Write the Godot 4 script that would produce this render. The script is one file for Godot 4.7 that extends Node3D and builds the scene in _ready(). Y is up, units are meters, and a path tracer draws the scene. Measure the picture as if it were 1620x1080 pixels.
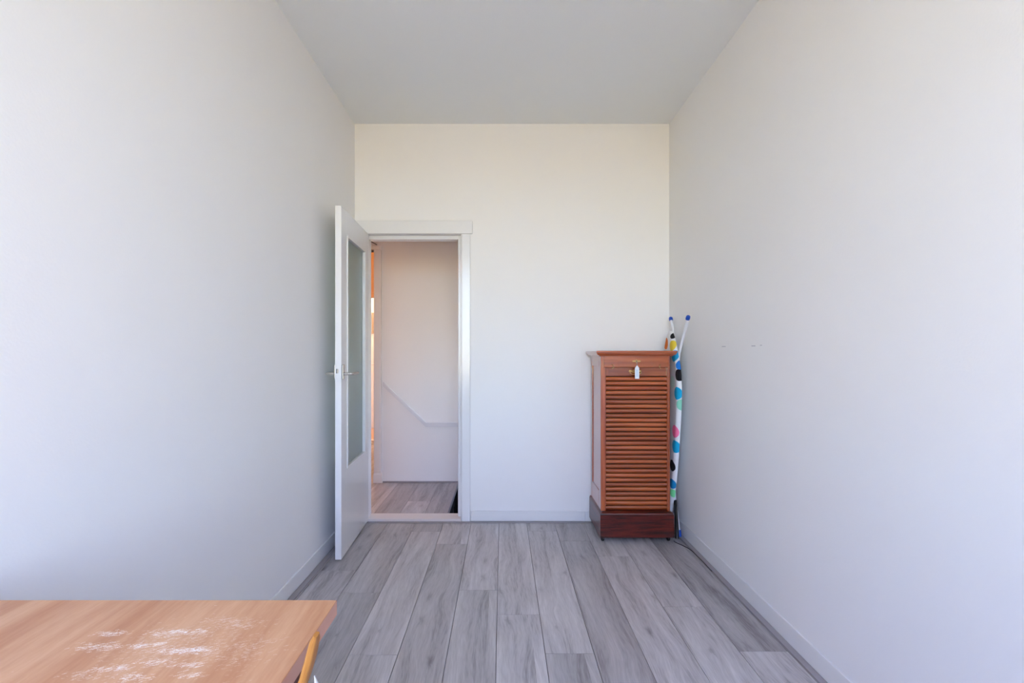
extends Node3D
# A narrow white room seen from its window side: open glazed door, tambour cabinet, ironing board, beech table.
# Camera at x = 0, z = 0, looking along -z.

const EYE := 1.184
const FOCAL := 770.0          # in pixels of the 1620 x 1080 frame
const VPX := 795.0            # where the lens axis meets the frame
const VPY := 558.5
const BACK := -3.431          # face of the back wall
const LEFT := -1.042
const RIGHT := 1.175
const TOP := 2.80
const FRONT := 0.85           # face of the window wall, behind the camera
const HALL := -4.42           # far wall of the hall

var M := {}
var taken := {}
var rng := RandomNumberGenerator.new()


func _ready() -> void:
	rng.seed = 41
	set_view()
	set_light()
	make_materials()
	room_shell()
	window_wall()
	room_floor()
	skirtings()
	door_frame()
	door_leaf()
	hall()
	far_rooms()
	cabinet()
	ironing_board()
	floor_cable()
	table()
	chair()


# ---------------------------------------------------------------- camera and light

func set_view() -> void:
	var cam := Camera3D.new()
	cam.name = "camera"
	cam.position = Vector3(0, EYE, 0)
	cam.projection = Camera3D.PROJECTION_FRUSTUM
	cam.near = 0.05
	cam.far = 60.0
	cam.size = 2.0 * cam.near * 540.0 / FOCAL
	cam.frustum_offset = Vector2((810.0 - VPX) / FOCAL, (VPY - 540.0) / FOCAL) * cam.near
	add_child(cam)
	cam.make_current()


func set_light() -> void:
	var sky_mat := ProceduralSkyMaterial.new()
	sky_mat.sky_top_color = Color(0.642, 0.716, 1.000)
	sky_mat.sky_horizon_color = Color(0.885, 0.959, 0.955)
	sky_mat.sky_curve = 0.22
	sky_mat.ground_horizon_color = Color(0.917, 0.838, 0.656)
	sky_mat.ground_bottom_color = Color(0.101, 0.092, 0.065)
	sky_mat.ground_curve = 0.25
	var sky := Sky.new()
	sky.sky_material = sky_mat
	var env := Environment.new()
	env.background_mode = Environment.BG_SKY
	env.sky = sky
	env.background_energy_multiplier = 3.664
	env.tonemap_mode = Environment.TONE_MAPPER_LINEAR
	env.tonemap_exposure = 4.0
	env.sdfgi_enabled = true
	env.ssao_enabled = true
	env.ssil_enabled = true
	var we := WorldEnvironment.new()
	we.name = "surroundings"
	we.environment = env
	add_child(we)


# ---------------------------------------------------------------- naming and nodes

func numbered(called: String) -> String:
	var n: int = taken.get(called, 0)
	taken[called] = n + 1
	return called if n == 0 else "%s_%03d" % [called, n]


func tag(o: Node3D, label: String, category: String, group := "", kind := "") -> void:
	o.set_meta("label", label)
	o.set_meta("category", category)
	if group:
		o.set_meta("group", group)
	if kind:
		o.set_meta("kind", kind)


func thing(called: String, label: String, category: String, at := Vector3.ZERO, kind := "", group := "") -> Node3D:
	var o := Node3D.new()
	o.name = numbered(called)
	o.position = at
	add_child(o)
	tag(o, label, category, group, kind)
	return o


func part(called: String, st: SurfaceTool, mat: Material, parent: Node3D) -> MeshInstance3D:
	var o := MeshInstance3D.new()
	o.name = called
	o.mesh = st.commit()
	o.material_override = mat
	if parent == null:
		o.name = numbered(called)
		add_child(o)
	else:
		parent.add_child(o, true)
	return o


func structure(called: String, st: SurfaceTool, mat: Material, label: String, category: String) -> MeshInstance3D:
	var o := part(called, st, mat, null)
	tag(o, label, category, "", "structure")
	return o


# ---------------------------------------------------------------- shapes

func begin() -> SurfaceTool:
	var st := SurfaceTool.new()
	st.begin(Mesh.PRIMITIVE_TRIANGLES)
	return st


func tri(st: SurfaceTool, p: Array, n: Array, uv: Array) -> void:
	var face: Vector3 = (p[1] - p[0]).cross(p[2] - p[0])
	var order := [0, 1, 2]
	if face.dot(n[0] + n[1] + n[2]) > 0.0:
		order = [0, 2, 1]
	for i in order:
		st.set_normal(n[i])
		st.set_uv(uv[i])
		st.add_vertex(p[i])


func quad(st: SurfaceTool, p: Array, n: Array, uv: Array) -> void:
	tri(st, [p[0], p[1], p[2]], [n[0], n[1], n[2]], [uv[0], uv[1], uv[2]])
	tri(st, [p[0], p[2], p[3]], [n[0], n[2], n[3]], [uv[0], uv[2], uv[3]])


# uv of a point on a face across axis f, grain along axis g, in metres
func wood_uv(v: Vector3, f: int, g: int, off: Vector2) -> Vector2:
	var along := g
	if f == g:
		along = (g + 1) % 3
	var across := 3 - f - along
	return Vector2(v[across], v[along]) + off


func box(st: SurfaceTool, lo: Vector3, hi: Vector3, r := 0.0, grain := 1, off := Vector2.ZERO) -> void:
	var c := (lo + hi) / 2.0
	var h := (hi - lo) / 2.0
	r = minf(r, minf(h.x, minf(h.y, h.z)) * 0.98)
	for f in 3:
		var a := (f + 1) % 3
		var b := (f + 2) % 3
		for s in [-1.0, 1.0]:
			var n := Vector3.ZERO
			n[f] = s
			var pts := []
			var uvs := []
			for k in [[-1, -1], [1, -1], [1, 1], [-1, 1]]:
				var v := Vector3.ZERO
				v[f] = s * h[f]
				v[a] = k[0] * (h[a] - r)
				v[b] = k[1] * (h[b] - r)
				pts.append(c + v)
				uvs.append(wood_uv(c + v, f, grain, off))
			quad(st, pts, [n, n, n, n], uvs)
	if r <= 0.0:
		return
	for f in 3:                                   # edges along axis f
		var a := (f + 1) % 3
		var b := (f + 2) % 3
		for sa in [-1.0, 1.0]:
			for sb in [-1.0, 1.0]:
				var na := Vector3.ZERO
				var nb := Vector3.ZERO
				na[a] = sa
				nb[b] = sb
				var p := []
				var q := []
				for e in [-1.0, 1.0]:
					var v := Vector3.ZERO
					v[f] = e * (h[f] - r)
					v[a] = sa * h[a]
					v[b] = sb * (h[b] - r)
					p.append(c + v)
					v[a] = sa * (h[a] - r)
					v[b] = sb * h[b]
					q.append(c + v)
				var pts := [p[0], p[1], q[1], q[0]]
				var uvs := []
				for v in pts:
					uvs.append(wood_uv(v, a, grain, off))
				quad(st, pts, [na, na, nb, nb], uvs)
	for sx in [-1.0, 1.0]:
		for sy in [-1.0, 1.0]:
			for sz in [-1.0, 1.0]:
				var s := Vector3(sx, sy, sz)
				var pts := []
				var ns := []
				var uvs := []
				for f in 3:
					var v := (h - Vector3(r, r, r)) * s
					v[f] = s[f] * h[f]
					var n := Vector3.ZERO
					n[f] = s[f]
					pts.append(c + v)
					ns.append(n)
					uvs.append(wood_uv(c + v, f, grain, off))
				tri(st, pts, ns, uvs)


func one_box(lo: Vector3, hi: Vector3, r := 0.0, grain := 1, off := Vector2.ZERO) -> SurfaceTool:
	var st := begin()
	box(st, lo, hi, r, grain, off)
	return st


# a tube through points, of one radius or a radius for each point; flat = width over thickness along `wide`
func tube(st: SurfaceTool, pts: Array, radius: float, sides := 10, radii := []) -> void:
	var rings := []
	var norms := []
	var up := Vector3(0.13, 0.31, 0.94).normalized()
	var run := 0.0
	var runs := []
	for i in pts.size():
		var t: Vector3 = (pts[mini(i + 1, pts.size() - 1)] - pts[maxi(i - 1, 0)]).normalized()
		var side := t.cross(up).normalized()
		var over := side.cross(t).normalized()
		up = over
		var r: float = radii[i] if radii.size() else radius
		var ring := []
		var nr := []
		for k in sides:
			var a := TAU * k / sides
			var n := side * cos(a) + over * sin(a)
			ring.append(pts[i] + n * r)
			nr.append(n)
		rings.append(ring)
		norms.append(nr)
		if i:
			run += (pts[i] - pts[i - 1]).length()
		runs.append(run)
	for i in pts.size() - 1:
		for k in sides:
			var j := (k + 1) % sides
			quad(st, [rings[i][k], rings[i][j], rings[i + 1][j], rings[i + 1][k]],
				[norms[i][k], norms[i][j], norms[i + 1][j], norms[i + 1][k]],
				[Vector2(float(k) / sides, runs[i]), Vector2(float(k + 1) / sides, runs[i]), Vector2(float(k + 1) / sides, runs[i + 1]), Vector2(float(k) / sides, runs[i + 1])])
	for e in [0, pts.size() - 1]:
		var t: Vector3 = (pts[0] - pts[1]).normalized() if e == 0 else (pts[e] - pts[e - 1]).normalized()
		for k in sides:
			tri(st, [pts[e], rings[e][k], rings[e][(k + 1) % sides]], [t, t, t], [Vector2.ZERO, Vector2.ZERO, Vector2.ZERO])


# a strip of rounded rectangular section swept along points in a plane: half sizes a (across, in the plane) and b (along `wide`)
func strip(st: SurfaceTool, pts: Array, wide: Vector3, a: float, b: float, round_ends := true) -> void:
	var rings := []
	var norms := []
	var runs := []
	var run := 0.0
	for i in pts.size():
		var t: Vector3 = (pts[mini(i + 1, pts.size() - 1)] - pts[maxi(i - 1, 0)]).normalized()
		var s := t.cross(wide).normalized()
		var k := 1.0
		if round_ends and (i == 0 or i == pts.size() - 1):
			k = 0.5
		elif round_ends and (i == 1 or i == pts.size() - 2):
			k = 0.88
		var ring := []
		var nr := []
		for q in 16:
			var ang := TAU * (q + 0.5) / 16
			var ca := cos(ang)
			var sa := sin(ang)
			var d := s * signf(ca) * pow(absf(ca), 0.5) * a * k + wide * signf(sa) * pow(absf(sa), 0.5) * b * k
			ring.append(pts[i] + d)
			nr.append((s * ca / a + wide * sa / b).normalized())
		rings.append(ring)
		norms.append(nr)
		if i:
			run += (pts[i] - pts[i - 1]).length()
		runs.append(run)
	for i in pts.size() - 1:
		for q in 16:
			var j := (q + 1) % 16
			quad(st, [rings[i][q], rings[i][j], rings[i + 1][j], rings[i + 1][q]],
				[norms[i][q], norms[i][j], norms[i + 1][j], norms[i + 1][q]],
				[Vector2(q * 0.006, runs[i]), Vector2((q + 1) * 0.006, runs[i]), Vector2((q + 1) * 0.006, runs[i + 1]), Vector2(q * 0.006, runs[i + 1])])
	for e in [0, pts.size() - 1]:
		var t: Vector3 = (pts[0] - pts[1]).normalized() if e == 0 else (pts[e] - pts[e - 1]).normalized()
		for q in 16:
			tri(st, [pts[e], rings[e][q], rings[e][(q + 1) % 16]], [t, t, t], [Vector2.ZERO, Vector2.ZERO, Vector2.ZERO])


# a profile turned round an axis through `at`
func lathe(st: SurfaceTool, at: Vector3, axis: Vector3, prof: Array, sides := 16) -> void:
	var u := axis.cross(Vector3(0.3, 0.9, 0.31)).normalized()
	var w := axis.cross(u).normalized()
	for i in prof.size() - 1:
		var p: Vector2 = prof[i]
		var q: Vector2 = prof[i + 1]
		var along := q - p
		for k in sides:
			var pts := []
			var ns := []
			var uvs := []
			for c in [[p, k], [p, k + 1], [q, k + 1], [q, k]]:
				var a: float = TAU * c[1] / sides
				var out := u * cos(a) + w * sin(a)
				pts.append(at + axis * c[0].y + out * c[0].x)
				ns.append((out * along.y - axis * along.x).normalized())
				uvs.append(Vector2(c[1] / float(sides), c[0].y))
			quad(st, pts, ns, uvs)


# a flat outline (in the plane of a and b, through `at`) given thickness along n; convex or star-shaped about its middle
func slab(st: SurfaceTool, outline: Array, at: Vector3, a: Vector3, b: Vector3, n: Vector3, thick: float, bevel := 0.0) -> void:
	var mid := Vector2.ZERO
	for p in outline:
		mid += p
	mid /= outline.size()
	for s in [0, 1]:
		var nn: Vector3 = n if s else -n
		var lift: Vector3 = n * thick if s else Vector3.ZERO
		for i in outline.size():
			var p: Vector2 = outline[i]
			var q: Vector2 = outline[(i + 1) % outline.size()]
			var p2 := p
			var q2 := q
			if bevel > 0.0 and s:
				p2 = p + (mid - p).normalized() * bevel
				q2 = q + (mid - q).normalized() * bevel
			var pts := [at + a * mid.x + b * mid.y + lift, at + a * p2.x + b * p2.y + lift, at + a * q2.x + b * q2.y + lift]
			tri(st, pts, [nn, nn, nn], [mid, p2, q2])
			if s:
				var e := q - p
				var side := (a * e.y - b * e.x).normalized()
				var low := thick - bevel
				var p0 := at + a * p.x + b * p.y
				var q0 := at + a * q.x + b * q.y
				if side.dot(a * (p.x - mid.x) + b * (p.y - mid.y)) < 0.0:
					side = -side
				quad(st, [p0, q0, q0 + n * low, p0 + n * low], [side, side, side, side], [p, q, q, p])
				if bevel > 0.0:
					quad(st, [p0 + n * low, q0 + n * low, pts[2], pts[1]], [side, side, nn, nn], [p, q, q2, p2])


# mouldings round three sides of a cabinet: rings that stand out by e at height y, the back kept flat
func mitred(st: SurfaceTool, x0: float, x1: float, zb: float, zf: float, prof: Array, off := Vector2.ZERO) -> void:
	var rings := []
	for p in prof:
		var e: float = p[0]
		rings.append([Vector3(x0 - e, p[1], zb), Vector3(x0 - e, p[1], zf + e), Vector3(x1 + e, p[1], zf + e), Vector3(x1 + e, p[1], zb)])
	var outs := [Vector3.LEFT, Vector3.BACK, Vector3.RIGHT, Vector3.FORWARD]
	for i in prof.size() - 1:
		var rise := Vector2(prof[i + 1][0] - prof[i][0], prof[i + 1][1] - prof[i][1])
		for k in 4:
			var j := (k + 1) % 4
			var n: Vector3 = outs[k]
			if k < 3:
				n = (n * rise.y - Vector3.UP * rise.x).normalized()
			var pts := [rings[i][k], rings[i][j], rings[i + 1][j], rings[i + 1][k]]
			var uvs := []
			var run := 0
			for v in pts:
				var up: float = (i if run < 2 else i + 1) * 0.012
				uvs.append(Vector2(up + v.y, v.x if k % 2 else v.z) + off)
				run += 1
			quad(st, pts, [n, n, n, n], uvs)
	for e in [0, prof.size() - 1]:
		var n := Vector3.DOWN if e == 0 else Vector3.UP
		var uvs := []
		for v in rings[e]:
			uvs.append(Vector2(v.z, v.x) + off)
		quad(st, rings[e], [n, n, n, n], uvs)


# ---------------------------------------------------------------- materials

func plain(c: Color, rough := 0.6, metal := 0.0) -> StandardMaterial3D:
	var m := StandardMaterial3D.new()
	m.albedo_color = c
	m.roughness = rough
	m.metallic = metal
	return m


func noise(seed_: int, freq: float, octaves := 3) -> FastNoiseLite:
	var n := FastNoiseLite.new()
	n.seed = seed_
	n.noise_type = FastNoiseLite.TYPE_SIMPLEX_SMOOTH
	n.frequency = freq
	n.fractal_octaves = octaves
	return n


func texture(w: int, h: int, bytes: PackedByteArray) -> ImageTexture:
	return ImageTexture.create_from_image(Image.create_from_data(w, h, false, Image.FORMAT_RGB8, bytes))


# long grain along v, with streaks, a slow drift of tone and a few knots
func wood_texture(w: int, h: int, seed_: int, dark: Color, mid: Color, light: Color, fine: float, knots: int, stretch := 14.0) -> ImageTexture:
	var r := RandomNumberGenerator.new()
	r.seed = seed_
	var slow := noise(seed_, 0.011, 2)
	var streak := noise(seed_ + 7, 0.05, 3)
	var pore := noise(seed_ + 13, 0.22, 2)
	var spots := []
	for k in knots:
		spots.append([r.randf_range(0.12, 0.88) * w, r.randf_range(0.05, 0.95) * h, r.randf_range(0.05, 0.10) * w])
	var bytes := PackedByteArray()
	bytes.resize(w * h * 3)
	var at := 0
	for y in h:
		for x in w:
			var bend := 0.0
			var dip := 0.0
			for s in spots:
				var dx: float = (x - s[0]) / s[2]
				var dy: float = (y - s[1]) / (s[2] * 2.6)
				var d := dx * dx + dy * dy
				if d < 12.0:
					var e := exp(-d * 0.7)
					bend += e * 26.0 * signf(dx + 0.001) * (1.0 - exp(-absf(dx)))
					dip += e * 0.75
			var a := slow.get_noise_2d(x * 1.6 + bend, y / stretch * 2.2)
			var b := streak.get_noise_2d(x * 1.5 + bend, y / stretch)
			var c := pore.get_noise_2d(x * 1.6 + bend, y / stretch * 1.1)
			var t := 0.5 + a * 0.55 + b * 0.50 * fine + c * 0.34 * fine - dip * 0.75
			if y > h * 0.8:             # run back into the first rows, so that repeats join
				var z := y - h
				var k := (y - h * 0.8) / (h * 0.2)
				var t2 := 0.5 + slow.get_noise_2d(x * 1.6, z / stretch * 2.2) * 0.55 + streak.get_noise_2d(x * 1.5, z / stretch) * 0.50 * fine + pore.get_noise_2d(x * 1.6, z / stretch * 1.1) * 0.34 * fine
				t = lerpf(t, t2, k)
			t = clampf(t, 0.0, 1.0)
			var col := dark.lerp(mid, t * 2.0) if t < 0.5 else mid.lerp(light, t * 2.0 - 1.0)
			bytes[at] = int(col.r * 255.0)
			bytes[at + 1] = int(col.g * 255.0)
			bytes[at + 2] = int(col.b * 255.0)
			at += 3
	return texture(w, h, bytes)


func make_materials() -> void:
	var bumps := NoiseTexture2D.new()
	bumps.width = 512
	bumps.height = 512
	bumps.seamless = true
	bumps.as_normal_map = true
	bumps.bump_strength = 2.0
	bumps.noise = noise(5, 0.045, 3)
	var paint := func(c: Color, rough: float) -> StandardMaterial3D:
		var m := plain(c, rough)
		m.normal_enabled = true
		m.normal_texture = bumps
		m.normal_scale = 0.16
		m.uv1_triplanar = true
		m.uv1_world_triplanar = true
		m.uv1_scale = Vector3(4, 4, 4)
		return m
	M.wall = paint.call(Color(0.95, 0.948, 0.945), 0.62)
	M.ceiling = paint.call(Color(0.95, 0.962, 0.962), 0.85)
	M.hall_wall = paint.call(Color(0.95, 0.94, 0.935), 0.7)
	M.warm_wall = paint.call(Color(0.90, 0.83, 0.74), 0.7)
	M.gloss = plain(Color(0.93, 0.93, 0.93), 0.16)
	M.batten = plain(Color(0.885, 0.88, 0.89), 0.5)
	M.skirting = plain(Color(0.92, 0.92, 0.92), 0.3)
	M.threshold = plain(Color(0.90, 0.87, 0.85), 0.35)
	M.subfloor = plain(Color(0.11, 0.10, 0.10), 0.9)
	M.strip = plain(Color(0.62, 0.60, 0.605), 0.5)
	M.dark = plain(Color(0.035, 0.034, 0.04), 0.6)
	M.black = plain(Color(0.02, 0.02, 0.025), 0.4)
	M.cable = plain(Color(0.10, 0.09, 0.11), 0.5)
	M.steel = plain(Color(0.80, 0.79, 0.77), 0.24, 1.0)
	M.brass = plain(Color(0.80, 0.66, 0.40), 0.28, 1.0)
	M.white_tube = plain(Color(0.90, 0.91, 0.93), 0.3)
	M.blue = plain(Color(0.06, 0.30, 0.72), 0.4)
	M.tag = plain(Color(0.93, 0.94, 0.95), 0.35)
	M.scuff = plain(Color(0.80, 0.80, 0.82), 0.8)
	M.cloth = plain(Color(0.76, 0.74, 0.72), 0.95)
	M.outside = plain(Color(0.55, 0.55, 0.55), 0.9)

	M.planks = []
	for k in 6:
		var m := plain(Color(1, 1, 1), 0.40)
		m.albedo_texture = plank_texture(192, 768, 100 + 31 * k)
		m.uv1_scale = Vector3(1.0 / 0.1932, 1.0 / 1.32, 1)
		for tone in [1.0, 0.95, 0.90]:
			var t: StandardMaterial3D = m.duplicate()
			t.albedo_color = Color(tone, tone, tone * 1.005)
			M.planks.append(t)

	M.oak = []
	for k in 2:
		var tex := wood_texture(256, 512, 300 + 17 * k, Color(0.52, 0.225, 0.085), Color(0.655, 0.315, 0.135), Color(0.75, 0.40, 0.19), 0.40, 0, 16.0)
		for tone in [1.0, 0.9, 1.08]:
			var m := plain(Color(minf(1, tone), minf(1, tone) * 0.97, minf(1, tone) * 0.95) if tone <= 1.0 else Color(1, 1, 1), 0.22)
			m.albedo_texture = tex
			m.uv1_scale = Vector3(1.0 / 0.16, 1.0 / 0.5, 1)
			m.clearcoat_enabled = true
			m.clearcoat = 1.0
			m.clearcoat_roughness = 0.12
			M.oak.append(m)
	M.carcass = plain(Color(0.12, 0.045, 0.02), 0.7)
	M.plinth = plain(Color(1, 1, 1), 0.3)
	M.plinth.albedo_texture = wood_texture(256, 512, 351, Color(0.17, 0.04, 0.025), Color(0.33, 0.085, 0.06), Color(0.43, 0.15, 0.09), 0.9, 1, 9.0)
	M.plinth.uv1_scale = Vector3(1.0 / 0.16, 1.0 / 0.5, 1)
	M.plinth.metallic_specular = 0.45
	M.plinth.clearcoat_enabled = true
	M.plinth.clearcoat = 0.3
	M.plinth.clearcoat_roughness = 0.15

	var honey := plain(Color(1, 1, 1), 0.4)
	honey.albedo_texture = wood_texture(128, 512, 401, Color(0.60, 0.37, 0.15), Color(0.73, 0.49, 0.23), Color(0.82, 0.60, 0.34), 0.8, 0, 20.0)
	honey.uv1_scale = Vector3(1.0 / 0.08, 1.0 / 0.3, 1)
	M.honey = honey
	M.apron = plain(Color(0.36, 0.17, 0.10), 0.5)
	M.beech = plain(Color(0.975, 0.97, 0.97), 0.42)
	M.beech.albedo_texture = beech_texture()
	M.beech_edge = plain(Color(0.80, 0.60, 0.52), 0.45)

	M.frosted = plain(Color(0.86, 0.93, 0.90, 0.12), 0.28)
	M.frosted.transparency = BaseMaterial3D.TRANSPARENCY_ALPHA
	M.frosted.refraction_enabled = true
	M.frosted.refraction_scale = 0.045
	M.pane = plain(Color(0.9, 0.95, 0.95, 0.05), 0.02)
	M.pane.transparency = BaseMaterial3D.TRANSPARENCY_ALPHA


# grey oak decor: soft cathedral drift, faint streaks, a few dark knots; wraps both ways
func plank_texture(w: int, h: int, seed_: int) -> ImageTexture:
	var r := RandomNumberGenerator.new()
	r.seed = seed_
	var slow := noise(seed_, 0.5, 2)
	var streak := noise(seed_ + 7, 1.6, 3)
	var fine := noise(seed_ + 13, 5.0, 2)
	var warp := noise(seed_ + 19, 0.7, 2)
	var spots := []
	for k in r.randi_range(1, 3):
		spots.append([r.randf_range(0.15, 0.85), r.randf_range(0.1, 0.9), r.randf_range(0.03, 0.07), r.randf_range(0.3, 0.8)])
	var dark := Color(0.50, 0.475, 0.465)
	var mid := Color(0.71, 0.69, 0.682)
	var light := Color(0.815, 0.797, 0.787)
	var bytes := PackedByteArray()
	bytes.resize(w * h * 3)
	var at := 0
	for y in h:
		var v := float(y) / h
		var ca := cos(TAU * v) * 0.30
		var sa := sin(TAU * v) * 0.30
		for x in w:
			var u := float(x) / w
			var bend := 0.16 * warp.get_noise_3d(u * 1.2, ca * 1.5, sa * 1.5)
			var dip := 0.0
			for s in spots:
				var dx: float = (u - s[0]) / s[2]
				var dy: float = (v - s[1]) / (s[2] * 0.33)
				var d := dx * dx + dy * dy * 0.5
				if d < 10.0:
					var e := exp(-d * 0.8)
					bend += 0.07 * e * signf(dx) * minf(1.0, absf(dx) * 2.0)
					dip += e * s[3]
			var q := u + bend
			var t := 0.55 + 0.42 * slow.get_noise_3d(q * 3.0, ca, sa) + 0.30 * streak.get_noise_3d(q * 4.5, ca, sa) + 0.22 * fine.get_noise_3d(q * 7.0, ca * 1.8, sa * 1.8) - dip * 0.55
			t = clampf(t, 0.0, 1.0)
			var col := dark.lerp(mid, t * 2.0) if t < 0.5 else mid.lerp(light, t * 2.0 - 1.0)
			bytes[at] = int(col.r * 255.0)
			bytes[at + 1] = int(col.g * 255.0)
			bytes[at + 2] = int(col.b * 255.0)
			at += 3
	return texture(w, h, bytes)


# beech laminate with a worn, white-flecked patch; covers x -1.0 .. -0.2916 and z -0.857 .. 0.45
func beech_texture() -> ImageTexture:
	var w := 900
	var h := 1660
	var sx := 0.7084 / w
	var sz := 1.307 / h
	var slow := noise(51, 0.006, 2)
	var band := noise(52, 0.018, 3)
	var fleck := noise(53, 0.09, 2)
	var pale := Color(0.85, 0.66, 0.50)
	var deep := Color(0.745, 0.515, 0.355)
	var bytes := PackedByteArray()
	bytes.resize(w * h * 3)
	var at := 0
	for y in h:
		for x in w:
			var bend := 30.0 * sin(y * 0.0031 + x * 0.004)
			var t := 0.52 + 0.55 * slow.get_noise_2d(x * 1.5 + bend, y * 0.16) + 0.42 * band.get_noise_2d(x * 1.7 + bend, y * 0.07) + 0.14 * fleck.get_noise_2d(x * 1.6, y * 0.22)
			var col := deep.lerp(pale, clampf(t, 0.0, 1.0))
			bytes[at] = int(col.r * 255.0)
			bytes[at + 1] = int(col.g * 255.0)
			bytes[at + 2] = int(col.b * 255.0)
			at += 3
	var r := RandomNumberGenerator.new()
	r.seed = 77
	# centres of the worn places: x, z, spread along x, spread along z, strokes, strength
	var worn := [[-0.608, -0.753, 0.018, 0.006, 90, 0.9], [-0.600, -0.718, 0.028, 0.008, 150, 0.85], [-0.53, -0.752, 0.02, 0.009, 90, 0.8], [-0.505, -0.758, 0.02, 0.006, 80, 0.9], [-0.475, -0.757, 0.018, 0.007, 70, 0.8], [-0.54, -0.722, 0.012, 0.006, 70, 0.9], [-0.515, -0.725, 0.012, 0.006, 60, 0.8], [-0.472, -0.709, 0.03, 0.008, 170, 0.95], [-0.447, -0.712, 0.015, 0.006, 80, 0.9], [-0.49, -0.683, 0.02, 0.008, 80, 0.8], [-0.437, -0.676, 0.02, 0.008, 70, 0.8], [-0.53, -0.672, 0.012, 0.006, 50, 0.8], [-0.55, -0.667, 0.02, 0.006, 50, 0.8], [-0.50, -0.651, 0.025, 0.008, 80, 0.8], [-0.57, -0.655, 0.03, 0.008, 50, 0.7], [-0.42, -0.655, 0.015, 0.006, 50, 0.8], [-0.45, -0.79, 0.035, 0.010, 90, 0.6], [-0.42, -0.775, 0.03, 0.010, 80, 0.6], [-0.40, -0.72, 0.05, 0.03, 220, 0.45], [-0.37, -0.70, 0.03, 0.04, 150, 0.4], [-0.49, -0.72, 0.09, 0.05, 420, 0.45], [-0.53, -0.62, 0.08, 0.02, 120, 0.7], [-0.44, -0.60, 0.08, 0.03, 140, 0.7]]
	for c in worn:
		for k in c[4]:
			var px: float = (c[0] + r.randfn(0, 1) * c[2] * 0.6 + 1.0) / sx
			var pz: float = (c[1] + r.randfn(0, 1) * c[3] * 0.6 + 0.857) / sz
			var long := r.randi_range(2, 8)
			var lean := r.randf_range(-0.9, -0.1)
			var strength: float = c[5] * r.randf_range(0.35, 1.0)
			for i in long:
				var x := int(px + i)
				var y := int(pz + i * lean)
				if x < 0 or y < 0 or x >= w or y >= h:
					continue
				var o := (y * w + x) * 3
				for ch in 3:
					bytes[o + ch] = int(minf(255.0, lerpf(bytes[o + ch], [252.0, 248.0, 242.0][ch], minf(1.0, strength * 1.2))))
	return texture(w, h, bytes)


# ---------------------------------------------------------------- the room

func room_shell() -> void:
	var side := one_box(Vector3(LEFT - 0.15, 0, BACK - 0.11), Vector3(LEFT, TOP, FRONT + 0.3))
	structure("wall_left", side, M.wall, "plain white painted wall on the left, behind the open door and table", "wall")
	side = one_box(Vector3(RIGHT, 0, BACK - 0.11), Vector3(RIGHT + 0.15, TOP, FRONT + 0.3))
	var right := structure("wall_right", side, M.wall, "plain white painted wall on the right with faint scuffs, beside the ironing board", "wall")
	# faint marks on the right wall, where the photograph has them
	for s in [[1145, 548, 0.022, 0.0022], [1192, 547, 0.018, 0.0024], [1204, 546, 0.008, 0.002]]:
		var d: float = FOCAL * RIGHT / (s[0] - VPX)
		var y: float = EYE + (VPY - s[1]) * d / FOCAL
		part("scuff_mark", one_box(Vector3(RIGHT - 0.0004, y - s[3], -d - s[2]), Vector3(RIGHT + 0.001, y + s[3], -d + s[2])), M.scuff, right)
	# back wall with the doorway cut out
	var st := begin()
	box(st, Vector3(LEFT, 0, BACK - 0.11), Vector3(-1.0, TOP, BACK))
	box(st, Vector3(-0.27, 0, BACK - 0.11), Vector3(RIGHT, TOP, BACK))
	box(st, Vector3(-1.0, 2.05, BACK - 0.11), Vector3(-0.27, TOP, BACK))
	structure("wall_back", st, M.wall, "white end wall with the doorway, behind the wooden cabinet", "wall")
	st = one_box(Vector3(LEFT - 0.15, TOP, BACK - 0.11), Vector3(RIGHT + 0.15, TOP + 0.15, FRONT + 0.3))
	structure("ceiling", st, M.ceiling, "flat white ceiling of the narrow room", "ceiling")


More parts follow.
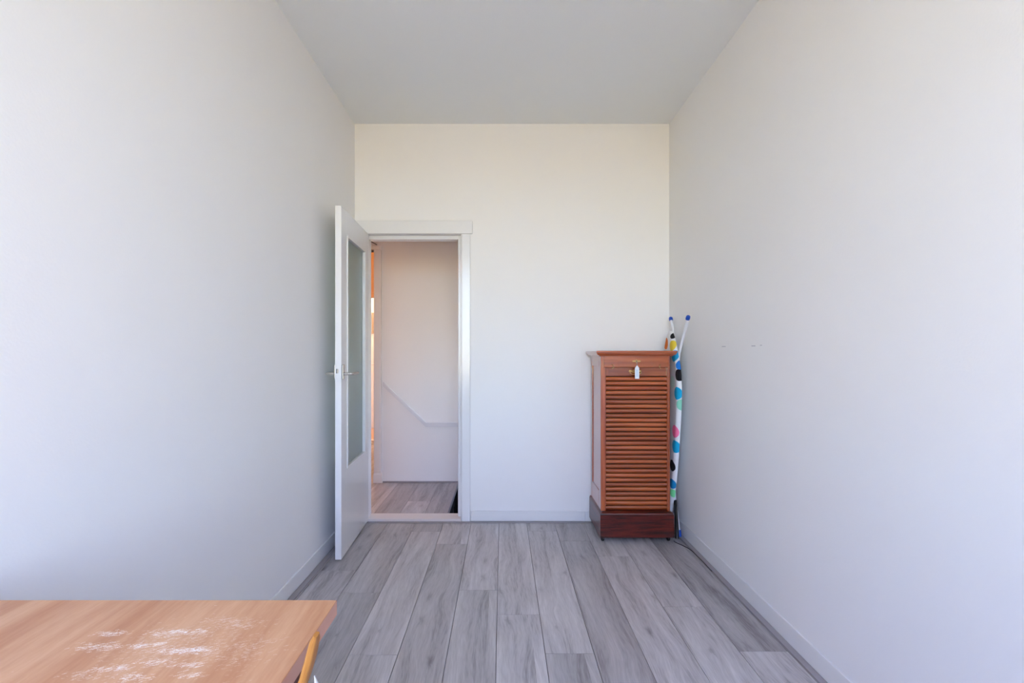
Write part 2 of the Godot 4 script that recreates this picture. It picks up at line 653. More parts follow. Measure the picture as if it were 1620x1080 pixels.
func window_wall() -> void:
	var z0 := FRONT
	var z1 := FRONT + 0.25
	var x0 := -0.97
	var x1 := 0.90
	var y0 := 0.78
	var y1 := 2.62
	var st := begin()
	box(st, Vector3(LEFT, 0, z0), Vector3(x0, TOP, z1))
	box(st, Vector3(x1, 0, z0), Vector3(RIGHT, TOP, z1))
	box(st, Vector3(x0, 0, z0), Vector3(x1, y0, z1))
	box(st, Vector3(x0, y1, z0), Vector3(x1, TOP, z1))
	structure("wall_front", st, M.wall, "white wall with the large window, behind the viewer", "wall")
	var w := thing("window_1", "large white framed window behind the viewer", "window", Vector3.ZERO, "structure")
	var zf := z0 + 0.14
	var m := (x0 + x1) / 2
	st = begin()
	box(st, Vector3(x0, y0, zf), Vector3(x0 + 0.05, y1, zf + 0.06), 0.004)
	box(st, Vector3(x1 - 0.05, y0, zf), Vector3(x1, y1, zf + 0.06), 0.004)
	box(st, Vector3(x0 + 0.05, y0, zf), Vector3(x1 - 0.05, y0 + 0.05, zf + 0.06), 0.004)
	box(st, Vector3(x0 + 0.05, y1 - 0.05, zf), Vector3(x1 - 0.05, y1, zf + 0.06), 0.004)
	box(st, Vector3(m - 0.03, y0 + 0.05, zf), Vector3(m + 0.03, y1 - 0.05, zf + 0.06), 0.004)
	part("window_frame", st, M.gloss, w)
	part("window_pane", one_box(Vector3(x0 + 0.05, y0 + 0.05, zf + 0.03), Vector3(m - 0.03, y1 - 0.05, zf + 0.0305)), M.pane, w)
	part("window_pane", one_box(Vector3(m + 0.03, y0 + 0.05, zf + 0.03), Vector3(x1 - 0.05, y1 - 0.05, zf + 0.0305)), M.pane, w)
	part("window_sill", one_box(Vector3(x0 - 0.03, y0 - 0.025, z0 - 0.03), Vector3(x1 + 0.03, y0 + 0.001, zf), 0.004), M.gloss, w)


func plank(st: SurfaceTool, x0: float, x1: float, z0: float, z1: float, top: float) -> void:
	box(st, Vector3(x0 + 0.0009, top - 0.008, z0 + 0.0006), Vector3(x1 - 0.0009, top, z1 - 0.0006), 0.0010, 2, Vector2(rng.randf_range(0, 3) - x0 * 0.0, rng.randf_range(0, 5)))


func room_floor() -> void:
	var f := thing("floor", "grey oak laminate plank floor of the room", "floor", Vector3.ZERO, "structure")
	part("subfloor", one_box(Vector3(LEFT - 0.15, -0.2, BACK - 0.11), Vector3(RIGHT + 0.15, -0.008, FRONT + 0.3)), M.subfloor, f)
	# rows from left to right: the distance of one end joint from the camera
	var joints := [2.3, 2.654, 2.405, 1.911, 3.022, 2.434, 2.205, 1.920, 3.069, 2.839, 2.273, 1.934, 2.7]
	for row in 13:
		var k: int = row - 6
		var x0 := maxf(-0.025 + 0.1932 * (k - 0), LEFT + 0.004)
		var x1 := minf(-0.025 + 0.1932 * (k + 1), RIGHT - 0.004)
		if x1 - x0 < 0.01:
			continue
		var d: float = joints[row]
		while d > -1.0:
			d -= 1.32
		var cuts := []
		while d < 5.0:
			cuts.append(d)
			d += 1.32
		for i in cuts.size() - 1:
			var near := maxf(cuts[i], -FRONT)
			var far := minf(cuts[i + 1], -BACK - 0.004)
			if far - near < 0.02:
				continue
			var st := begin()
			plank(st, x0, x1, -far, -near, 0.0)
			part("plank", st, M.planks[rng.randi() % M.planks.size()], f)


func skirtings() -> void:
	var h := 0.083
	var prof := func(lo: Vector3, hi: Vector3) -> SurfaceTool: return one_box(lo, hi, 0.004)
	structure("baseboard_left", prof.call(Vector3(LEFT, 0.0, BACK), Vector3(LEFT + 0.012, h, FRONT)), M.skirting, "white painted skirting board along the left wall", "baseboard")
	structure("baseboard_right", prof.call(Vector3(RIGHT - 0.010, 0.0, BACK), Vector3(RIGHT, h, FRONT)), M.skirting, "white painted skirting board along the right wall", "baseboard")
	var b := thing("baseboard_back", "white skirting board between the doorway and the wooden cabinet", "baseboard", Vector3.ZERO, "structure")
	part("board", one_box(Vector3(-0.222, 0.004, BACK), Vector3(0.578, 0.075, BACK + 0.012), 0.002), M.skirting, b)
	part("end_block", one_box(Vector3(0.581, 0.004, BACK), Vector3(RIGHT - 0.01, 0.072, BACK + 0.010), 0.002), M.skirting, b)
	# flat laminate strips that cover the gap between planks and skirting
	structure("trim_1", one_box(Vector3(LEFT + 0.014, 0.0005, -2.86), Vector3(LEFT + 0.044, 0.006, FRONT), 0.002), M.strip, "flat grey laminate cover strip along the left skirting", "floor strip")
	structure("trim_2", one_box(Vector3(RIGHT - 0.040, 0.0005, BACK + 0.04), Vector3(RIGHT - 0.011, 0.006, FRONT), 0.002), M.strip, "flat grey laminate cover strip along the right skirting", "floor strip")
	structure("trim_3", one_box(Vector3(-0.985, 0.0005, BACK + 0.018), Vector3(RIGHT - 0.045, 0.006, BACK + 0.042), 0.002), M.strip, "flat grey laminate cover strip along the end wall", "floor strip")


func door_frame() -> void:
	var f := thing("trim_4", "white gloss door frame with flat casing round the doorway", "door frame", Vector3.ZERO, "structure")
	part("casing", one_box(Vector3(-0.288, 0.0, BACK), Vector3(-0.227, 2.022, BACK + 0.015), 0.003), M.gloss, f)
	part("casing", one_box(Vector3(LEFT, 0.0, BACK), Vector3(-0.988, 2.022, BACK + 0.008), 0.002), M.gloss, f)
	part("head_casing", one_box(Vector3(LEFT, 2.022, BACK), Vector3(-0.211, 2.114, BACK + 0.018), 0.003), M.gloss, f)
	var st := begin()
	box(st, Vector3(-0.296, 0, BACK - 0.044), Vector3(-0.268, 2.03, BACK + 0.001), 0.002)
	box(st, Vector3(-0.318, 0, BACK - 0.112), Vector3(-0.268, 2.03, BACK - 0.044), 0.003)
	part("jamb", st, M.gloss, f)
	st = begin()
	box(st, Vector3(-1.002, 0, BACK - 0.044), Vector3(-0.985, 2.03, BACK + 0.001), 0.002)
	box(st, Vector3(-1.002, 0, BACK - 0.112), Vector3(-0.955, 2.03, BACK - 0.044), 0.003)
	part("jamb", st, M.gloss, f)
	st = begin()
	box(st, Vector3(-0.99, 2.022, BACK - 0.044), Vector3(-0.29, 2.052, BACK + 0.001), 0.002)
	box(st, Vector3(-0.957, 1.996, BACK - 0.112), Vector3(-0.316, 2.052, BACK - 0.044), 0.003)
	part("head_jamb", st, M.gloss, f)
	part("strike_plate", one_box(Vector3(-0.2975, 1.03, BACK - 0.03), Vector3(-0.2955, 1.11, BACK - 0.014)), M.steel, f)
	part("threshold", one_box(Vector3(-0.99, -0.005, BACK - 0.112), Vector3(-0.292, 0.020, BACK + 0.012), 0.003), M.threshold, f)


func door_leaf() -> void:
	var w := 0.667
	var t := 0.036
	var h := 2.024
	var d := thing("door_1", "white open door with one tall frosted glass panel and steel lever handle", "door", Vector3(-0.981, 0, -3.435), "structure")
	d.rotation_degrees.y = -87.6
	var g0 := 0.107
	var g1 := 0.552
	var y0 := 0.50
	var y1 := 1.885
	# one painted leaf with its opening: four members in one solid frame
	var st := begin()
	box(st, Vector3(0, 0.008, -t), Vector3(g0, h, 0), 0.002)
	box(st, Vector3(g1, 0.008, -t), Vector3(w, h, 0), 0.002)
	box(st, Vector3(g0 - 0.003, 0.008, -t), Vector3(g1 + 0.003, y0, 0), 0.002)
	box(st, Vector3(g0 - 0.003, y1, -t), Vector3(g1 + 0.003, h, 0), 0.002)
	part("leaf", st, M.gloss, d)
	part("glass_pane", one_box(Vector3(g0 - 0.001, y0 - 0.001, -t / 2 - 0.002), Vector3(g1 + 0.001, y1 + 0.001, -t / 2 + 0.002)), M.frosted, d)
	var bw := 0.014
	for s in [[-t - 0.006, -t / 2 - 0.0025], [-t / 2 + 0.0025, 0.006]]:
		part("glazing_bead", one_box(Vector3(g0, y0, s[0]), Vector3(g0 + bw, y1, s[1]), 0.002), M.gloss, d)
		part("glazing_bead", one_box(Vector3(g1 - bw, y0, s[0]), Vector3(g1, y1, s[1]), 0.002), M.gloss, d)
		part("glazing_bead", one_box(Vector3(g0 + bw, y0, s[0]), Vector3(g1 - bw, y0 + bw, s[1]), 0.002), M.gloss, d)
		part("glazing_bead", one_box(Vector3(g0 + bw, y1 - bw, s[0]), Vector3(g1 - bw, y1, s[1]), 0.002), M.gloss, d)
	for s in [-1.0, 1.0]:
		var face := -t if s < 0 else 0.0
		var lo := Vector3(0.628, 1.034, minf(face, face + s * 0.009))
		var plate := part("handle_plate", one_box(lo, Vector3(0.660, 1.120, lo.z + 0.009), 0.004), M.steel, d)
		st = begin()
		var y := 1.066
		tube(st, [Vector3(0.645, y, face + s * 0.006), Vector3(0.645, y, face + s * 0.046), Vector3(0.642, y, face + s * 0.053), Vector3(0.634, y, face + s * 0.057), Vector3(0.60, y + 0.001, face + s * 0.060), Vector3(0.545, y + 0.002, face + s * 0.063), Vector3(0.538, y + 0.002, face + s * 0.063)], 0.009, 12, [0.009, 0.009, 0.009, 0.0088, 0.008, 0.0072, 0.004])
		part("lever", st, M.steel, plate)
	var lock := part("lock_plate", one_box(Vector3(w - 0.0005, 1.00, -t / 2 - 0.009), Vector3(w + 0.0008, 1.13, -t / 2 + 0.009)), M.gloss, d)
	part("latch", one_box(Vector3(w, 1.070, -t / 2 - 0.002), Vector3(w + 0.007, 1.094, -t / 2 + 0.006), 0.002), M.steel, lock)
	part("latch_slot", one_box(Vector3(w, 1.069, -t / 2 + 0.006), Vector3(w + 0.0012, 1.095, -t / 2 + 0.0105)), M.black, lock)
	for y in [0.25, 1.02, 1.80]:
		st = begin()
		lathe(st, Vector3(-0.004, y - 0.04, 0.004), Vector3.UP, [Vector2(0, 0), Vector2(0.006, 0), Vector2(0.006, 0.08), Vector2(0, 0.08)], 12)
		part("hinge", st, M.steel, d)


# ---------------------------------------------------------------- beyond the doorway

func hall() -> void:
	var zb := BACK - 0.11
	# floor of the hall: planks that run away from the room, ending at the stairwell
	var f := thing("floor_001", "grey oak laminate floor of the hall beyond the doorway", "floor", Vector3.ZERO, "structure")
	part("subfloor", one_box(Vector3(-3.0, -0.2, -6.46), Vector3(-0.434, 0.002, zb)), M.subfloor, f)
	var seams := [-0.434, -0.572, -0.753, -0.943, -1.136, -1.33, -1.522, -1.715, -1.91, -2.10, -2.29]
	var cuts := [3.2, 3.865, 3.0, 3.5, 3.7, 3.1, 3.6, 3.3, 3.8, 3.4]
	for k in 10:
		var d: float = cuts[k] - 1.32
		while d < 6.45:
			var near := maxf(d, -zb)
			var far := minf(d + 1.32, 6.45 if seams[k + 1] < -1.15 else -HALL)
			if far - near > 0.02:
				var st := begin()
				plank(st, seams[k + 1], seams[k], -far, -near, 0.010)
				part("plank", st, M.planks[rng.randi() % M.planks.size()], f)
			d += 1.32
	part("stair_nosing", one_box(Vector3(-0.436, -0.03, HALL), Vector3(-0.402, 0.013, zb), 0.003), M.strip, f)
	var st := begin()
	box(st, Vector3(-1.096, -0.02, HALL - 0.10), Vector3(1.3, 2.75, HALL))
	box(st, Vector3(-3.2, 2.12, HALL - 0.10), Vector3(-1.096, 2.75, HALL))
	box(st, Vector3(-3.2, 0.0, HALL - 0.10), Vector3(-2.15, 2.12, HALL))
	structure("wall_hall", st, M.hall_wall, "off-white hall wall with a slanting batten, seen through the doorway", "wall")
	var sw := begin()
	box(sw, Vector3(1.3, -2.6, HALL), Vector3(1.4, 0.7, zb))
	box(sw, Vector3(1.3, 1.5, HALL), Vector3(1.4, 2.75, zb))
	box(sw, Vector3(1.3, 0.7, HALL), Vector3(1.4, 1.5, HALL + 0.08))
	box(sw, Vector3(1.3, 0.7, zb - 0.08), Vector3(1.4, 1.5, zb))
	var w2 := thing("window_2", "white framed window of the stairwell beyond the doorway", "window", Vector3.ZERO, "structure")
	var wf := begin()
	box(wf, Vector3(1.33, 0.7, HALL + 0.08), Vector3(1.38, 0.74, zb - 0.08), 0.003)
	box(wf, Vector3(1.33, 1.46, HALL + 0.08), Vector3(1.38, 1.5, zb - 0.08), 0.003)
	box(wf, Vector3(1.33, 0.74, HALL + 0.08), Vector3(1.38, 1.46, HALL + 0.12), 0.003)
	box(wf, Vector3(1.33, 0.74, zb - 0.12), Vector3(1.38, 1.46, zb - 0.08), 0.003)
	part("window_frame", wf, M.gloss, w2)
	part("window_pane", one_box(Vector3(1.355, 0.74, HALL + 0.12), Vector3(1.3555, 1.46, zb - 0.12)), M.pane, w2)
	structure("wall_stair", sw, M.hall_wall, "white end wall of the stairwell beyond the doorway", "wall")
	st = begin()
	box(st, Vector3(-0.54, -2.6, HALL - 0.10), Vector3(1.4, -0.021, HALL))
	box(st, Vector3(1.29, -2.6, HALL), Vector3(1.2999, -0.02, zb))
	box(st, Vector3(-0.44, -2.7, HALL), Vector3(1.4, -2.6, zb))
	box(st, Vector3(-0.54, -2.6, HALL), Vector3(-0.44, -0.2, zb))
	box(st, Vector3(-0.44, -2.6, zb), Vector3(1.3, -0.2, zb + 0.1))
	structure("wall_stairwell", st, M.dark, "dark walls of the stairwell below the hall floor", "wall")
	structure("wall_hall_left", one_box(Vector3(-3.2, 0, HALL), Vector3(-3.0, 2.75, zb)), M.warm_wall, "far left end wall of the hall", "wall")
	st = one_box(Vector3(-3.2, 0, zb), Vector3(LEFT - 0.15, 2.75, zb + 0.1))
	structure("wall_hall_side", st, M.hall_wall, "hall wall next to the room with the table", "wall")
	structure("ceiling_001", one_box(Vector3(-3.2, 2.75, -6.56), Vector3(1.4, 2.85, zb)), M.ceiling, "white hall ceiling beyond the doorway", "ceiling")
	# batten that follows the stairs down, then runs level
	st = begin()
	var p := [Vector3(-1.082, 0.925, HALL), Vector3(-0.695, 0.557, HALL), Vector3(1.29, 0.557, HALL)]
	for i in 2:
		var a: Vector3 = p[i]
		var b: Vector3 = p[i + 1]
		var dn := Vector3(0, -0.040, 0)
		var o := Vector3(0, 0, 0.020)
		var up := (b - a).cross(Vector3.FORWARD).normalized() * -1.0
		if up.y < 0:
			up = -up
		quad(st, [a + o, b + o, b + dn + o, a + dn + o], [Vector3.BACK, Vector3.BACK, Vector3.BACK, Vector3.BACK], [Vector2.ZERO, Vector2.ZERO, Vector2.ZERO, Vector2.ZERO])
		quad(st, [a, b, b + o, a + o], [up, up, up, up], [Vector2.ZERO, Vector2.ZERO, Vector2.ZERO, Vector2.ZERO])
		quad(st, [a + dn, b + dn, b + dn + o, a + dn + o], [-up, -up, -up, -up], [Vector2.ZERO, Vector2.ZERO, Vector2.ZERO, Vector2.ZERO])
	structure("trim_5", st, M.batten, "white batten on the hall wall that slants down, then runs level", "trim")
	structure("trim_6", one_box(Vector3(-1.085, 0.010, HALL), Vector3(-0.40, 0.024, HALL + 0.012), 0.002), M.strip, "grey laminate strip at the foot of the hall wall", "floor strip")
	# casing of the opening to the next room, with its plinth block
	var c := thing("trim_7", "off-white door casing with plinth block at the left of the hall wall", "door frame", Vector3.ZERO, "structure")
	part("casing", one_box(Vector3(-1.166, 0.10, HALL - 0.10), Vector3(-1.098, 2.12, HALL + 0.016), 0.004), M.hall_wall, c)
	part("head_casing", one_box(Vector3(-2.2, 2.12, HALL - 0.10), Vector3(-1.098, 2.155, HALL + 0.018), 0.004), M.hall_wall, c)
	st = begin()
	mitred(st, -1.170, -1.090, HALL - 0.10, HALL + 0.018, [[0.0, 0.010], [0.0, 0.085], [-0.008, 0.11], [-0.008, 0.112]])
	part("plinth_block", st, M.hall_wall, c)


func far_rooms() -> void:
	# the next room: warm, lit by its own lamp; then a kitchen behind a second doorway
	var z1 := HALL - 0.10
	var z2 := -6.46
	structure("wall_landing_left", one_box(Vector3(-3.2, 0, z2), Vector3(-3.0, 2.75, z1)), M.warm_wall, "warm cream side wall of the room beyond the hall", "wall")
	structure("wall_landing_right", one_box(Vector3(-1.0, 0, z2), Vector3(-0.9, 2.75, z1)), M.warm_wall, "warm cream wall on the right of the room beyond the hall", "wall")
	var st := begin()
	box(st, Vector3(-1.30, 0, z2 - 0.1), Vector3(-0.9, 2.75, z2))
	box(st, Vector3(-3.2, 0, z2 - 0.1), Vector3(-2.25, 2.75, z2))
	box(st, Vector3(-2.25, 1.99, z2 - 0.1), Vector3(-1.30, 2.75, z2))
	structure("wall_landing_end", st, M.warm_wall, "warm cream wall over the far white doorway", "wall")
	var fr := thing("trim_8", "cream lintel and white threshold of the farthest doorway", "door frame", Vector3.ZERO, "structure")
	part("lintel", one_box(Vector3(-2.25, 1.925, z2 - 0.1), Vector3(-1.30, 1.99, z2 + 0.02), 0.004), M.warm_wall, fr)
	part("threshold", one_box(Vector3(-2.25, 0.0, z2 - 0.1), Vector3(-1.30, 0.028, z2 + 0.01), 0.004), M.threshold, fr)
	st = begin()
	box(st, Vector3(-3.6, 0, -8.7), Vector3(-3.5, 2.75, z2 - 0.1))
	box(st, Vector3(-0.9, 0, -8.7), Vector3(-0.8, 2.75, z2 - 0.1))
	box(st, Vector3(-3.6, 0, -8.8), Vector3(-0.8, 2.75, -8.7))
	structure("wall_kitchen", st, M.warm_wall, "pale walls of the bright farthest room", "wall")
	structure("ceiling_002", one_box(Vector3(-3.6, 2.75, -8.8), Vector3(-0.8, 2.85, -6.56)), M.ceiling, "white ceiling of the farthest room", "ceiling")
	structure("floor_002", one_box(Vector3(-3.6, -0.2, -8.8), Vector3(-0.8, 0.008, -6.46)), plain(Color(0.80, 0.66, 0.55), 0.5), "pale floor of the farthest room", "floor")
	var c := thing("tall_cupboard", "tall white cupboard with grey upright handle in the farthest bright room", "cupboard", Vector3(-2.02, 0.008, -7.6))
	part("body", one_box(Vector3(-0.32, 0.0, -0.60), Vector3(0.32, 2.10, -0.022), 0.003), M.gloss, c)
	var up := part("door", one_box(Vector3(-0.318, 0.998, -0.021), Vector3(0.318, 2.098, 0.0), 0.004), M.gloss, c)
	part("door", one_box(Vector3(-0.318, 0.02, -0.021), Vector3(0.318, 0.988, 0.0), 0.004), M.gloss, c)
	part("handle", one_box(Vector3(-0.02, 1.48, -0.002), Vector3(0.012, 1.81, 0.025), 0.006), M.steel, up)
	lamp("pendant_lamp", "round glowing pendant lamp in the warm room beyond the hall", Vector3(-2.45, 2.35, -5.4), Color(1.0, 0.62, 0.34), 0.09)
	lamp("pendant_lamp", "round glowing pendant lamp in the hall beside the cream end wall", Vector3(-2.3, 1.75, -3.95), Color(1.0, 0.70, 0.46), 0.012)
	lamp("pendant_lamp", "round glowing pendant lamp in the farthest bright room", Vector3(-1.5, 2.3, -7.05), Color(1.0, 0.86, 0.74), 0.35)
	# thin dark wire on the hall wall over the casing
	st = begin()
	tube(st, [Vector3(-1.28, 2.222, HALL + 0.004), Vector3(-1.19, 2.195, HALL + 0.004), Vector3(-1.135, 2.163, HALL + 0.02)], 0.004, 6)
	var wire := part("wire", st, M.cable, null)
	tag(wire, "short dark wire over the hall casing near the top of the doorway", "wire")


func lamp(called: String, label: String, at: Vector3, c: Color, energy: float) -> void:
	var o := thing(called, label, "lamp", at)
	var st := begin()
	var prof := []
	for k in 13:
		var a := PI * k / 12.0
		prof.append(Vector2(0.10 * sin(a), -0.10 * cos(a)))
	lathe(st, Vector3.ZERO, Vector3.UP, prof, 20)
	var m := plain(Color(0.95, 0.93, 0.9), 0.5)
	m.emission_enabled = true
	m.emission = c
	m.emission_energy_multiplier = 1.5
	part("globe", st, m, o)
	st = begin()
	tube(st, [Vector3(0, 0.09, 0), Vector3(0, 2.75 - at.y, 0)], 0.004, 6)
	part("flex", st, M.cable, o)
	var l := OmniLight3D.new()
	l.name = "lamp_light"
	l.light_color = c
	l.light_energy = energy
	l.light_size = 0.08
	l.omni_range = 12.0
	l.omni_attenuation = 2.0
	l.shadow_enabled = true
	o.add_child(l)


# ---------------------------------------------------------------- tambour cabinet

func cabinet() -> void:
	var zb := BACK + 0.013
	var zf := -3.070
	var c := thing("tambour_cabinet", "reddish brown oak cabinet with a closed slatted roller front, in the corner", "cabinet", Vector3(0.839, 0, -3.25))
	var o := Vector3(-0.839, 0, 3.25)
	var add := func(called: String, lo: Vector3, hi: Vector3, r: float, grain: int, mat: Material, parent: Node3D) -> MeshInstance3D:
		return part(called, one_box(lo + o, hi + o, r, grain, Vector2(rng.randf_range(0, 2), rng.randf_range(0, 2))), mat, parent)
	add.call("body", Vector3(0.632, 0.18, zb), Vector3(1.045, 1.165, -3.115), 0.0, 1, M.carcass, c)
	# left side: frame and sunk panel; right side plain
	add.call("side_stile", Vector3(0.620, 0.185, zf - 0.062), Vector3(0.640, 1.166, zf - 0.001), 0.002, 1, M.oak[0], c)
	add.call("side_stile", Vector3(0.620, 0.185, zb), Vector3(0.640, 1.166, zb + 0.058), 0.002, 1, M.oak[0], c)
	add.call("side_rail", Vector3(0.620, 1.098, zb + 0.058), Vector3(0.640, 1.166, zf - 0.062), 0.002, 2, M.oak[0], c)
	add.call("side_rail", Vector3(0.620, 0.185, zb + 0.058), Vector3(0.640, 0.300, zf - 0.062), 0.002, 2, M.oak[0], c)
	add.call("side_panel", Vector3(0.6245, 0.295, zb + 0.05), Vector3(0.638, 1.105, zf - 0.055), 0.0, 1, M.oak[3], c)
	add.call("side_panel", Vector3(1.040, 0.185, zb), Vector3(1.058, 1.166, zf - 0.002), 0.002, 1, M.oak[0], c)
	# front
	add.call("front_stile", Vector3(0.622, 0.185, zf - 0.045), Vector3(0.653, 1.166, zf), 0.003, 1, M.oak[0], c)
	add.call("front_stile", Vector3(1.044, 0.185, zf - 0.045), Vector3(1.0575, 1.166, zf), 0.003, 1, M.oak[0], c)
	add.call("frieze", Vector3(0.636, 1.095, zf - 0.04), Vector3(1.048, 1.168, zf + 0.010), 0.003, 0, M.oak[2], c)
	add.call("lead_rail", Vector3(0.6535, 1.0385, -3.115), Vector3(1.0435, 1.0945, -3.090), 0.002, 0, M.oak[4], c)
	add.call("end_strip", Vector3(0.6535, 1.042, -3.092), Vector3(0.676, 1.0945, -3.083), 0.002, 1, M.oak[0], c)
	# the slats of the roller front share one mesh
	var n := 29
	var y0 := 0.190
	var pitch := (1.0365 - y0) / n
	var slat := begin()
	var arc := []
	for k in 9:
		var a := PI * k / 8.0
		arc.append(Vector2(0.0085 * pow(maxf(sin(a), 0.0), 0.42), -cos(a) * (pitch * 0.5 - 0.0022)))
	for k in 8:
		var p: Vector2 = arc[k]
		var q: Vector2 = arc[k + 1]
		var np := Vector3(0, p.y / 0.014, p.x / 0.0085 + 0.02).normalized()
		var nq := Vector3(0, q.y / 0.014, q.x / 0.0085 + 0.02).normalized()
		quad(slat, [Vector3(-0.195, p.y, p.x), Vector3(0.195, p.y, p.x), Vector3(0.195, q.y, q.x), Vector3(-0.195, q.y, q.x)], [np, np, nq, nq],
			[Vector2(p.y, -0.195), Vector2(p.y, 0.195), Vector2(q.y, 0.195), Vector2(q.y, -0.195)])
	var slat_mesh := slat.commit()
	var slat_mats := []
	for k in 8:
		var m: StandardMaterial3D = M.oak[k % 6].duplicate()
		m.uv1_offset = Vector3(0.31 * k, 0.40 + 0.02 * k, 0)
		slat_mats.append(m)
	for k in n:
		var s := MeshInstance3D.new()
		s.name = "slat"
		s.mesh = slat_mesh
		s.material_override = slat_mats[rng.randi() % 8]
		s.position = Vector3(0.8485, y0 + pitch * (k + 0.5), -3.0915) + o
		c.add_child(s, true)
	# plinth with a bevelled top, and the moulded top board
	var st := begin()
	mitred(st, 0.624 + o.x, 1.056 + o.x, zb + o.z, -3.049 + o.z, [[0.014, 0.034], [0.014, 0.176], [0.011, 0.184], [0.004, 0.188], [-0.012, 0.191]])
	part("plinth", st, M.plinth, c)
	st = begin()
	mitred(st, 0.620 + o.x, 1.058 + o.x, zb + o.z, zf + o.z, [[0.004, 1.163], [0.012, 1.165], [0.014, 1.170], [0.024, 1.174], [0.030, 1.181], [0.031, 1.186], [0.034, 1.188], [0.034, 1.196], [0.030, 1.199], [0.0, 1.200]], Vector2(0.3, 0.1))
	part("top_board", st, M.oak[0], c)
	for x in [0.632, 1.047]:
		for z in [-3.075, zb + 0.03]:
			st = begin()
			lathe(st, Vector3(x - 0.009, 0.017, z) + o, Vector3.RIGHT, [Vector2(0, 0), Vector2(0.013, 0), Vector2(0.017, 0.004), Vector2(0.017, 0.014), Vector2(0.013, 0.018), Vector2(0, 0.018)], 16)
			box(st, Vector3(x - 0.012, 0.016, z - 0.008) + o, Vector3(x + 0.012, 0.036, z + 0.008) + o, 0.003)
			part("castor", st, M.black, c)
	# lock escutcheon with keyhole
	var zc := zf + 0.010
	st = begin()
	var rose := []
	for k in 40:
		var a := TAU * k / 40
		var r := 0.0085 + 0.0035 * cos(4 * a) + (0.006 * pow(absf(cos(a)), 6.0))
		rose.append(Vector2(r * cos(a) * 1.5, r * sin(a)))
	slab(st, rose, Vector3(0.842, 1.1335, zc) + o, Vector3.RIGHT, Vector3.UP, Vector3.BACK, 0.003, 0.001)
	var esc := part("escutcheon", st, M.brass, c)
	st = begin()
	lathe(st, Vector3(0.842, 1.1345, zc + 0.0030) + o, Vector3.BACK, [Vector2(0.0032, 0), Vector2(0.0032, 0.0006), Vector2(0, 0.0006)], 12)
	box(st, Vector3(0.8405, 1.127, zc + 0.003) + o, Vector3(0.8435, 1.134, zc + 0.0036) + o)
	part("keyhole", st, M.black, esc)
	# drop pull on the lead rail: back plate with pointed wings and a bail
	var zr := -3.090
	st = begin()
	slab(st, [Vector2(-0.042, -0.002), Vector2(-0.036, 0.008), Vector2(-0.020, 0.004), Vector2(-0.010, 0.010), Vector2(0.010, 0.010), Vector2(0.020, 0.004), Vector2(0.034, 0.008), Vector2(0.040, -0.002), Vector2(0.022, -0.006), Vector2(0.012, -0.012), Vector2(-0.012, -0.012), Vector2(-0.022, -0.006)], Vector3(0.842, 1.070, zr) + o, Vector3.RIGHT, Vector3.UP, Vector3.BACK, 0.003, 0.001)
	var pull := part("drop_pull", st, M.brass, c)
	st = begin()
	tube(st, [Vector3(0.812, 1.070, zr + 0.006) + o, Vector3(0.806, 1.060, zr + 0.010) + o, Vector3(0.818, 1.052, zr + 0.011) + o, Vector3(0.842, 1.049, zr + 0.011) + o, Vector3(0.866, 1.052, zr + 0.011) + o, Vector3(0.878, 1.060, zr + 0.010) + o, Vector3(0.872, 1.070, zr + 0.006) + o], 0.0026, 8)
	part("bail", st, M.brass, pull)
	# two small turn hooks on the lower edge of the frieze
	for x in [0.691, 0.988]:
		st = begin()
		var s := 1.0 if x < 0.8 else -1.0
		tube(st, [Vector3(x - 0.004 * s, 1.112, zc) + o, Vector3(x - 0.002 * s, 1.112, zc + 0.010) + o, Vector3(x + 0.004 * s, 1.106, zc + 0.012) + o, Vector3(x + 0.005 * s, 1.098, zc + 0.012) + o, Vector3(x, 1.090, zc + 0.011) + o, Vector3(x - 0.005 * s, 1.087, zc + 0.009) + o], 0.0022, 8)
		part("hook", st, M.brass, c)
	# the key in the lock carries a white tag: things of their own
	var k := thing("key_tag", "white pointed key tag hanging from the cabinet lock", "key tag", Vector3(0.8435, 1.024, zc + 0.006))
	st = begin()
	slab(st, [Vector2(-0.0135, 0.0), Vector2(0.0135, 0.0), Vector2(0.0135, 0.066), Vector2(0.003, 0.083), Vector2(-0.003, 0.083), Vector2(-0.0135, 0.066)], Vector3.ZERO, Vector3.RIGHT, Vector3.UP, Vector3.BACK, 0.0035, 0.001)
	part("tag", st, M.tag, k)
	part("label_window", one_box(Vector3(-0.0075, 0.012, 0.0034), Vector3(0.0075, 0.058, 0.0040), 0.0003), plain(Color(0.80, 0.86, 0.91), 0.3), k)
	st = begin()
	tube(st, [Vector3(-0.0015, 0.1095, -0.004), Vector3(-0.0015, 0.1095, 0.005), Vector3(-0.002, 0.104, 0.007), Vector3(-0.001, 0.092, 0.004), Vector3(0, 0.078, 0.002)], 0.0016, 8)
	part("key_ring", st, M.steel, k)


# ---------------------------------------------------------------- ironing board

func at_plane_x(px: float, py: float, x: float) -> Vector3:
	var d := FOCAL * x / (px - VPX)
	return Vector3(x, EYE + (VPY - py) * d / FOCAL, -d)


const PAD := 0.028        # how far the padded rim rounds in from the edge
const DEEP := 0.026       # and how far it rounds back


# half width of the board towards the viewer at height y
func half_width(near: Array, y: float) -> float:
	for i in near.size() - 1:
		if near[i].y >= y and near[i + 1].y <= y:
			return lerpf(near[i].x, near[i + 1].x, (near[i].y - y) / maxf(near[i].y - near[i + 1].y, 1e-5))
	return 0.004


